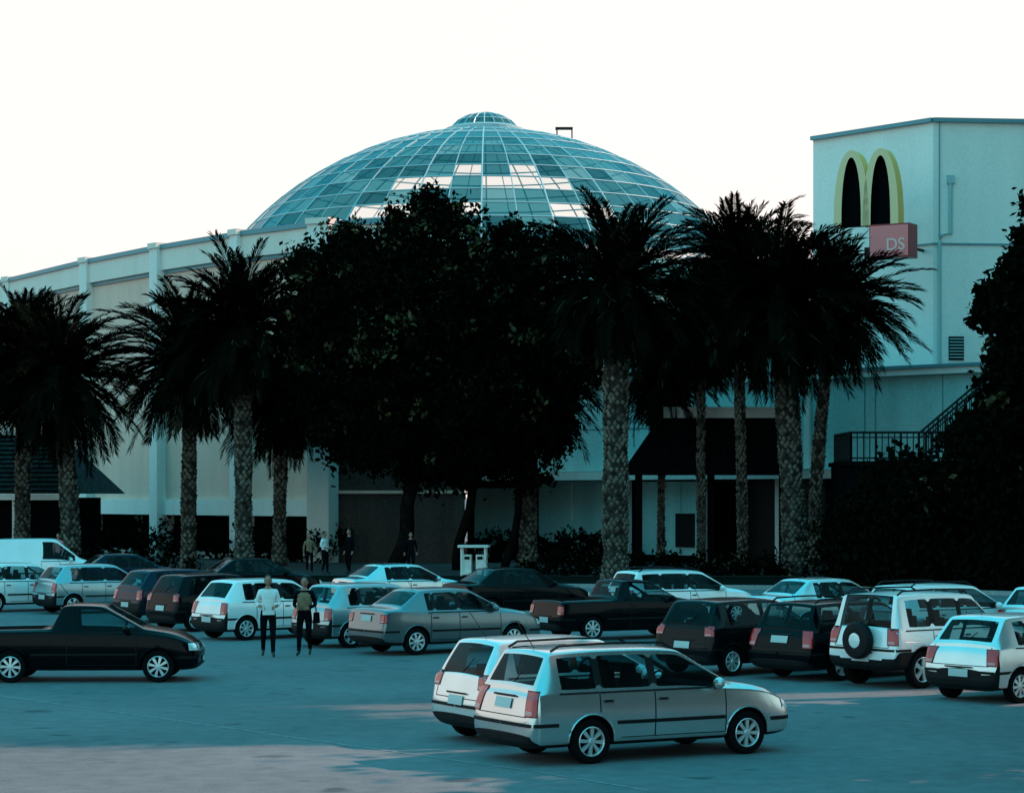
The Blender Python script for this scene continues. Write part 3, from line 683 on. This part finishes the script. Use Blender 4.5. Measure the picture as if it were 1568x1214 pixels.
    if kd in('wagon','suv'):
        for s in(-1,1):
            y=s*Wr*.93; D.tube([(RT+.05,y,zr+.0),(RT+.18,y,zr+.07),(lerp(RT,WT,.5),y,zr+.085),(WT-.2,y,zr+.07),(WT-.06,y,zr-.0)],.018,'dark_plastic',6)
    if kd=='suv':
        D.lathe([(.0,-.09),(.2,-.10),(.30,-.09),(.335,-.05),(.335,.05),(.30,.09)],'dark_plastic',24,'y',(0,0,0))
        nv=24*6
        for i in range(len(D.v)-nv,len(D.v)):
            x,y,z=D.v[i]; D.v[i]=(Re-.07+y,x,z+.86)
        D.ball((Re-.15,0,.86),(.03,.17,.17),7,12,6)
    if kd!='van': D.tube([(RT+.12,0,zr+.02),(RT-.15,0,zr+.38)],.006,'dark_plastic',4)
    for y in (-.34,.34):
        D.box((-.08,y,.48+fz),(.5,.46,.16),'seat'); D.box((-.34,y,.82+fz),(.14,.44,.6),'seat',0,.8); D.box((-.37,y,1.17+fz),(.08,.24,.16),'seat',0,.8)
    if kd not in('pickup','van'): D.box((-.90,0,.5+fz),(.5,1.15,.18),'seat'); D.box((-1.14,0,.80+fz),(.14,1.15,.5),'seat',0,.9)
    D.box((WB-.22,0,bl-.06),(.4,1.25,.16),'seat')
    tp=[(WB-.5+.05*math.cos(t),.34+.17*math.sin(t),bl-.02+.17*math.cos(t)) for t in [2*math.pi*k/14 for k in range(15)]]; D.tube(tp,.014,'seat',5)
    D.box((0,0,zb+.06),(abs(Re)+F-.5,1.2,.03),'seat')
    dm_=D.mesh('details',fix=False)
    return dict(body=me3,det=dm_,p=p,zr=zr)
def wheel_mesh(wr,style):
    w_=MB(['tyre','rim','dark']); k=wr/.29
    w_.lathe([(.19*k,-.085),(.262*k,-.09),(.288*k,-.065),(.29*k,-.03),(.29*k,.03),(.288*k,.065),(.262*k,.09),(.195*k,.082)],'tyre',32)
    w_.lathe([(.198*k,.080),(.186*k,.088),(.176*k,.072),(.172*k,.0)],'rim',32)
    w_.lathe([(.0,.02),(.18*k,.02)],'dark',24)
    w_.lathe([(.0,.088),(.035*k,.086),(.05*k,.07),(.055*k,.03)],'rim',18)
    ns=8 if style==0 else 5
    for i in range(ns):
        a=2*math.pi*i/ns; c,s=math.cos(a),math.sin(a); wd0,wd1=(.016,.028) if style==0 else (.026,.05)
        q=[];
        for rad,wd,yy in ((.04*k,wd0,.078),(.178*k,wd1,.070)):
            for sg_ in(-1,1): q.append((rad*c-sg_*wd*s,yy,rad*s+sg_*wd*c))
        q2=[(x,y-.035,z) for x,y,z in q]
        w_.add(q+q2,[(0,1,3,2),(4,6,7,5),(0,2,6,4),(1,5,7,3),(2,3,7,6)],'rim')
    return w_.mesh('wheel')
TYPES={
'station_wagon':dict(kind='wagon',W=.83,R=-2.12,F=2.0,belt=.92,roof=1.45,RB=-1.99,RT=-1.74,WT=.20,WB=1.0,hood=.96,deck=.89,win=[(-1.66,-1.13),(-1.05,-.30),(-.20,.20)],wb=2.43,wr=.29,tail=(.60,.64,.95),doors=[-1.09,-.25,.86],plate=.78),
'hatchback_car':dict(kind='hatch',W=.82,R=-1.84,F=1.93,belt=.92,roof=1.43,RB=-1.72,RT=-1.36,WT=.24,WB=.98,hood=.95,deck=.88,win=[(-1.22,-.96),(-.88,-.22),(-.12,.24)],wb=2.40,wr=.285,tail=(.58,.64,.90),doors=[-.92,-.17,.86],plate=.50,bump=True),
'compact_car':dict(kind='hatch',W=.82,R=-1.82,F=1.93,belt=.93,roof=1.44,RB=-1.71,RT=-1.44,WT=.22,WB=1.0,hood=.96,deck=.90,win=[(-1.27,-.36),(-.26,.22)],wb=2.44,wr=.285,tail=(.62,.78,.97),doors=[-.31,.88],plate=.60,rub=False),
'sedan_car':dict(kind='sedan',W=.85,R=-2.1,F=2.08,belt=.92,roof=1.41,RB=-1.58,RT=-1.02,WT=.22,WB=1.02,hood=.95,deck=.98,win=[(-.97,-.82),(-.75,-.22),(-.12,.22)],wb=2.52,wr=.295,tail=(.50,.72,.88),doors=[-.90,-.17,.90],plate=.80,Wr=.58),
'pickup_truck':dict(kind='pickup',W=.83,R=-2.25,F=2.12,belt=.93,roof=1.43,RB=-.62,RT=-.42,WT=.30,WB=1.10,hood=.97,deck=.96,win=[(-.28,.30)],wb=2.73,wr=.295,tail=(.66,.64,.84),doors=[-.32,.96],plate=.5,bed=True),
'suv':dict(kind='suv',W=.86,R=-1.95,F=1.95,belt=1.05,roof=1.68,RB=-1.84,RT=-1.70,WT=.26,WB=.93,hood=1.07,deck=1.02,win=[(-1.55,-.98),(-.88,-.20),(-.10,.26)],wb=2.42,wr=.34,tail=(.66,.80,1.08),doors=[-.93,-.15,.86],plate=.55,zb=.32,fz=.12,nose=.92,bump=False,clad=True,Wr=.66),
'panel_van':dict(kind='van',W=.86,R=-2.2,F=2.05,belt=1.02,roof=1.86,RB=-2.10,RT=-1.98,WT=.55,WB=1.45,hood=1.08,deck=.98,win=[(.1,.55)],wb=2.7,wr=.30,tail=(.72,.8,1.1),doors=[0,1.05],plate=.6,nose=.82,fz=.05,blindrear=True),
}
BT={k:build_type(v) for k,v in TYPES.items()}
WM={}
for k,v in TYPES.items():
    for s in (0,1):
        if (v['wr'],s) not in WM: WM[v['wr'],s]=wheel_mesh(v['wr'],s)
cache={}
def place(kind,rrx,rry,th,col,style=0):
    b=BT[kind]; p=b['p']; th=R(th); H=Vector((math.cos(th),math.sin(th))); Ln=Vector((-H.y,H.x))
    c=Vector((rrx,rry))+H*p['wb']/2+Ln*(p['W']-.09)
    e=empty(kind,(c.x,c.y,0),th)
    if (kind,col) not in cache:
        m1=b['body'].copy(); m1.materials[0]=PAINT[col]; m2=b['det'].copy(); m2.materials[7]=PAINT[col]; cache[kind,col]=(m1,m2)
    m1,m2=cache[kind,col]; link('body',m1,e); link('lamps_trim_interior',m2,e)
    i=1
    for x in (-p['wb']/2,p['wb']/2):
        for s in (-1,1):
            o=link('wheel_%d'%i,WM[p['wr'],style],e,(x,s*(p['W']-.105),p['wr']),(0,random.uniform(0,1) if s>0 else -random.uniform(0,1),0 if s>0 else math.pi)); i+=1
    return e
place('station_wagon',1.0,30.4,29,'silver')
place('compact_car',.08,32.7,29,'pale',1)
place('pickup_truck',-9.3,43.6,2,'black')
place('hatchback_car',-15.4,70,35,'white')
place('hatchback_car',-12.9,69,35,'teal',1)
place('hatchback_car',-9.65,64.2,37,'navy')
place('compact_car',-8.1,60.0,38,'black',1)
place('hatchback_car',-6.4,56.4,38,'white')
place('hatchback_car',-3.7,53.6,38,'teal',1)
place('sedan_car',-2.1,51.2,33,'grey')
place('pickup_truck',1.9,56.2,28,'black')
place('compact_car',4.2,45.2,40,'maroon')
place('station_wagon',6.15,44.1,40,'black',1)
place('suv',7.35,42.3,38,'white',1)
place('hatchback_car',8.45,39.3,38,'pale')
place('sedan_car',-4.0,70,30,'silver')
place('sedan_car',-.6,66,28,'black')
place('station_wagon',3.9,62.8,26,'white')
place('sedan_car',7.2,57.4,30,'silver',1)
place('sedan_car',-14.4,82,25,'navy')
place('sedan_car',-9.2,76,24,'black')
place('panel_van',-19.0,88,12,'white')
place('station_wagon',9.4,52.5,34,'white')
place('hatchback_car',12.2,52,32,'pale')

# ------------------------------------------------------------ people
def person(loc,yaw,top,bottom,stride=.12,arms='hold',h=1.0,female=False):
    e=empty('person',loc,yaw); e.scale=(h,h,h)
    J={'pel':(0,0,.96),'spn':(0,.01,1.12),'che':(0,0,1.32),'nk':(0,.01,1.47),'hd':(0,0,1.56)}
    E=[('pel','spn'),('spn','che'),('che','nk'),('nk','hd')]
    rad={'pel':(.135,.10),'spn':(.125,.095),'che':(.15,.11),'nk':(.06,.06),'hd':(.055,.055)}
    for s,n_ in((-1,'r'),(1,'l')):
        st=stride*s
        J.update({'sh'+n_:(.175*s,0,1.40),'el'+n_:(.245*s,.04,1.13),'hip'+n_:(.095*s,0,.88),'kn'+n_:(.10*s,-.5*max(st,0)-.03,.50),'an'+n_:(.10*s,-st,.09+(.05 if st<0 else 0)),'to'+n_:(.115*s,-st-.16,.04)})
        J['wr'+n_]={'hold':(.12*s,-.22,1.08),'swing':(.25*s,-.10*s,.90),'down':(.26*s,-.03,.88)}[arms]
        E+= [('che','sh'+n_),('sh'+n_,'el'+n_),('el'+n_,'wr'+n_),('pel','hip'+n_),('hip'+n_,'kn'+n_),('kn'+n_,'an'+n_),('an'+n_,'to'+n_)]
        rad.update({'sh'+n_:(.068,.068),'el'+n_:(.048,.048),'wr'+n_:(.03,.03),'hip'+n_:(.098,.098),'kn'+n_:(.066,.066),'an'+n_:(.045,.045),'to'+n_:(.036,.03)})
    ks=list(J); me=bpy.data.meshes.new('sk'); me.from_pydata([J[k] for k in ks],[(ks.index(a),ks.index(b)) for a,b in E],[])
    o=link('tmp',me); o.modifiers.new('k','SKIN'); ss=o.modifiers.new('s','SUBSURF'); ss.levels=1; ss.render_levels=1
    for k,v in zip(ks,me.skin_vertices[0].data): v.radius=rad[k]; v.use_root=(k=='pel')
    m2=evaluated_mesh(o); bpy.data.objects.remove(o)
    for m in (top,bottom,'skin','shoe'): m2.materials.append(M[m])
    def dist(p,a,b):
        a=Vector(a);b=Vector(b); L2=(b-a).length_squared
        t=0 if L2<1e-9 else max(0,min(1,(p-a).dot(b-a)/L2)); return (p-(a+(b-a)*t)).length
    for f in m2.polygons:
        p=f.center; a,b=min(E,key=lambda q:dist(p,J[q[0]],J[q[1]]))
        mi=0
        if b=='hd' or (b[:2]=='wr' and top=='shirtw' and (p-Vector(J[b])).length<.15): mi=2
        elif b[:2]=='to': mi=3
        elif b[:2] in('hi','kn','an') or p.z<.97 and b=='spn': mi=1
        f.material_index=mi; f.use_smooth=True
    link('body',m2,e)
    hd=MB(['skin','hair','dark','signpink']); hz=1.645
    hd.ball((0,0,hz),(.073,.092,.112),'skin',14,10); hd.ball((0,-.018,hz-.06),(.048,.062,.05),'skin',10,7)
    hd.ball((0,.022,hz+.032),(.080,.090,.096),'hair',14,9)
    if female: hd.ball((0,.06,hz-.05),(.07,.055,.12),'hair',10,7)
    hd.ball((0,-.098,hz-.02),(.013,.02,.024),'skin',8,6)
    for s in(-1,1): hd.ball((s*.075,.005,hz-.01),(.012,.022,.032),'skin',8,6); hd.ball((s*.03,-.083,hz+.006),(.013,.008,.008),'dark',8,5)
    hd.ball((0,-.088,hz-.062),(.024,.008,.007),'signpink',8,5); hd.obj('head',e,True)
    hm=MB(['skin'])
    for s,n_ in((-1,'r'),(1,'l')):
        wv=Vector(J['wr'+n_]); ev=Vector(J['el'+n_]); d=(wv-ev).normalized(); side=d.cross(Vector((0,1,0.3))).normalized(); nn=d.cross(side).normalized()
        hm.tube([wv-d*.02,wv+d*.02,wv+d*.06,wv+d*.09],[.026,.032,.036,.03],0,8)
        for k,(o_,ll) in enumerate(((-.028,.062),(-.01,.072),(.009,.067),(.027,.052))):
            b0=wv+d*.075+side*o_; hm.tube([b0,b0+d*ll*.5+nn*.008,b0+d*ll*.85+nn*.025],[.0095,.009,.007],0,6)
        b0=wv+d*.03-side*.028*s; hm.tube([b0,b0+d*.03-side*.028*s,b0+d*.06-side*.03*s+nn*.012],[.012,.011,.008],0,6)
    hm.obj('hands',e,True)
    return e
p1=person((-5.25,50.6,0),R(8),'shirtw','clothd',.17,'hold')
bg_=MB(['shirtw']); bg_.box((0,-.30,1.02),(.26,.02,.20),0,.2); bg_.obj('paper_sheet',p1)
p2=person((-4.5,51.0,0),R(-6),'clothd','clothd',-.15,'hold',.97,female=True)
ve=MB(['tan']); ve.lathe([(.15,1.02),(.168,1.10),(.172,1.24),(.165,1.36),(.10,1.42)],'tan',18,'z')
for i in range(len(ve.v)): x,y,z=ve.v[i]; ve.v[i]=(x,y*.80,z)
ve.obj('vest',p2,True)
hb_=MB(['clothd']); hb_.box((.27,.0,.85),(.12,.26,.24),0,0,.8); hb_.tube([(.27,-.08,.95),(.2,-.02,1.42),(.27,.08,.95)],.01,0,5); hb_.obj('handbag',p2)
person((-8.0,100.5,.12),R(60),'shirtw','clothd',.05,'hold',1.05)
person((-7.0,101,.12),R(-50),'clothd','clothd',.05,'down',1.1)
person((-8.75,101.5,.12),R(20),'tan','clothd',.05,'down',.98,female=True)
person((-4.35,101,.12),R(10),'clothd','clothd',.1,'swing',1.02)
person((-19.3,100,.12),R(-20),'signpink','clothd',.1,'swing',1.0)

# ------------------------------------------------------------ street furniture
tb=empty('litter_bin_shelter',(-1.60,99,.12),R(-6))
q=MB(['white','dark'])
for x in(-.5,.5):
    for y in(-.25,.25): q.box((x,y,.6),(.08,.08,1.2),'white')
q.box((0,0,1.24),(1.3,.75,.1),'white'); q.box((0,0,.1),(1.1,.6,.1),'white'); q.box((-.27,0,.52),(.34,.4,.74),'white'); q.box((.27,0,.52),(.34,.4,.74),'white'); q.box((-.27,-.21,.75),(.22,.03,.12),'dark'); q.box((.27,-.21,.75),(.22,.03,.12),'dark'); q.obj('bins',tb)
sp=empty('signpost',(6.95,109,.13)); q=MB(['metal','white']); q.tube([(0,0,0),(0,0,1.3)],.05,'metal'); q.box((0,-.06,1.15),(.42,.04,.28),'metal'); q.tube([(0,0,.1),(0,0,.2)],.15,'metal'); q.obj('post_and_plate',sp)
print('built')
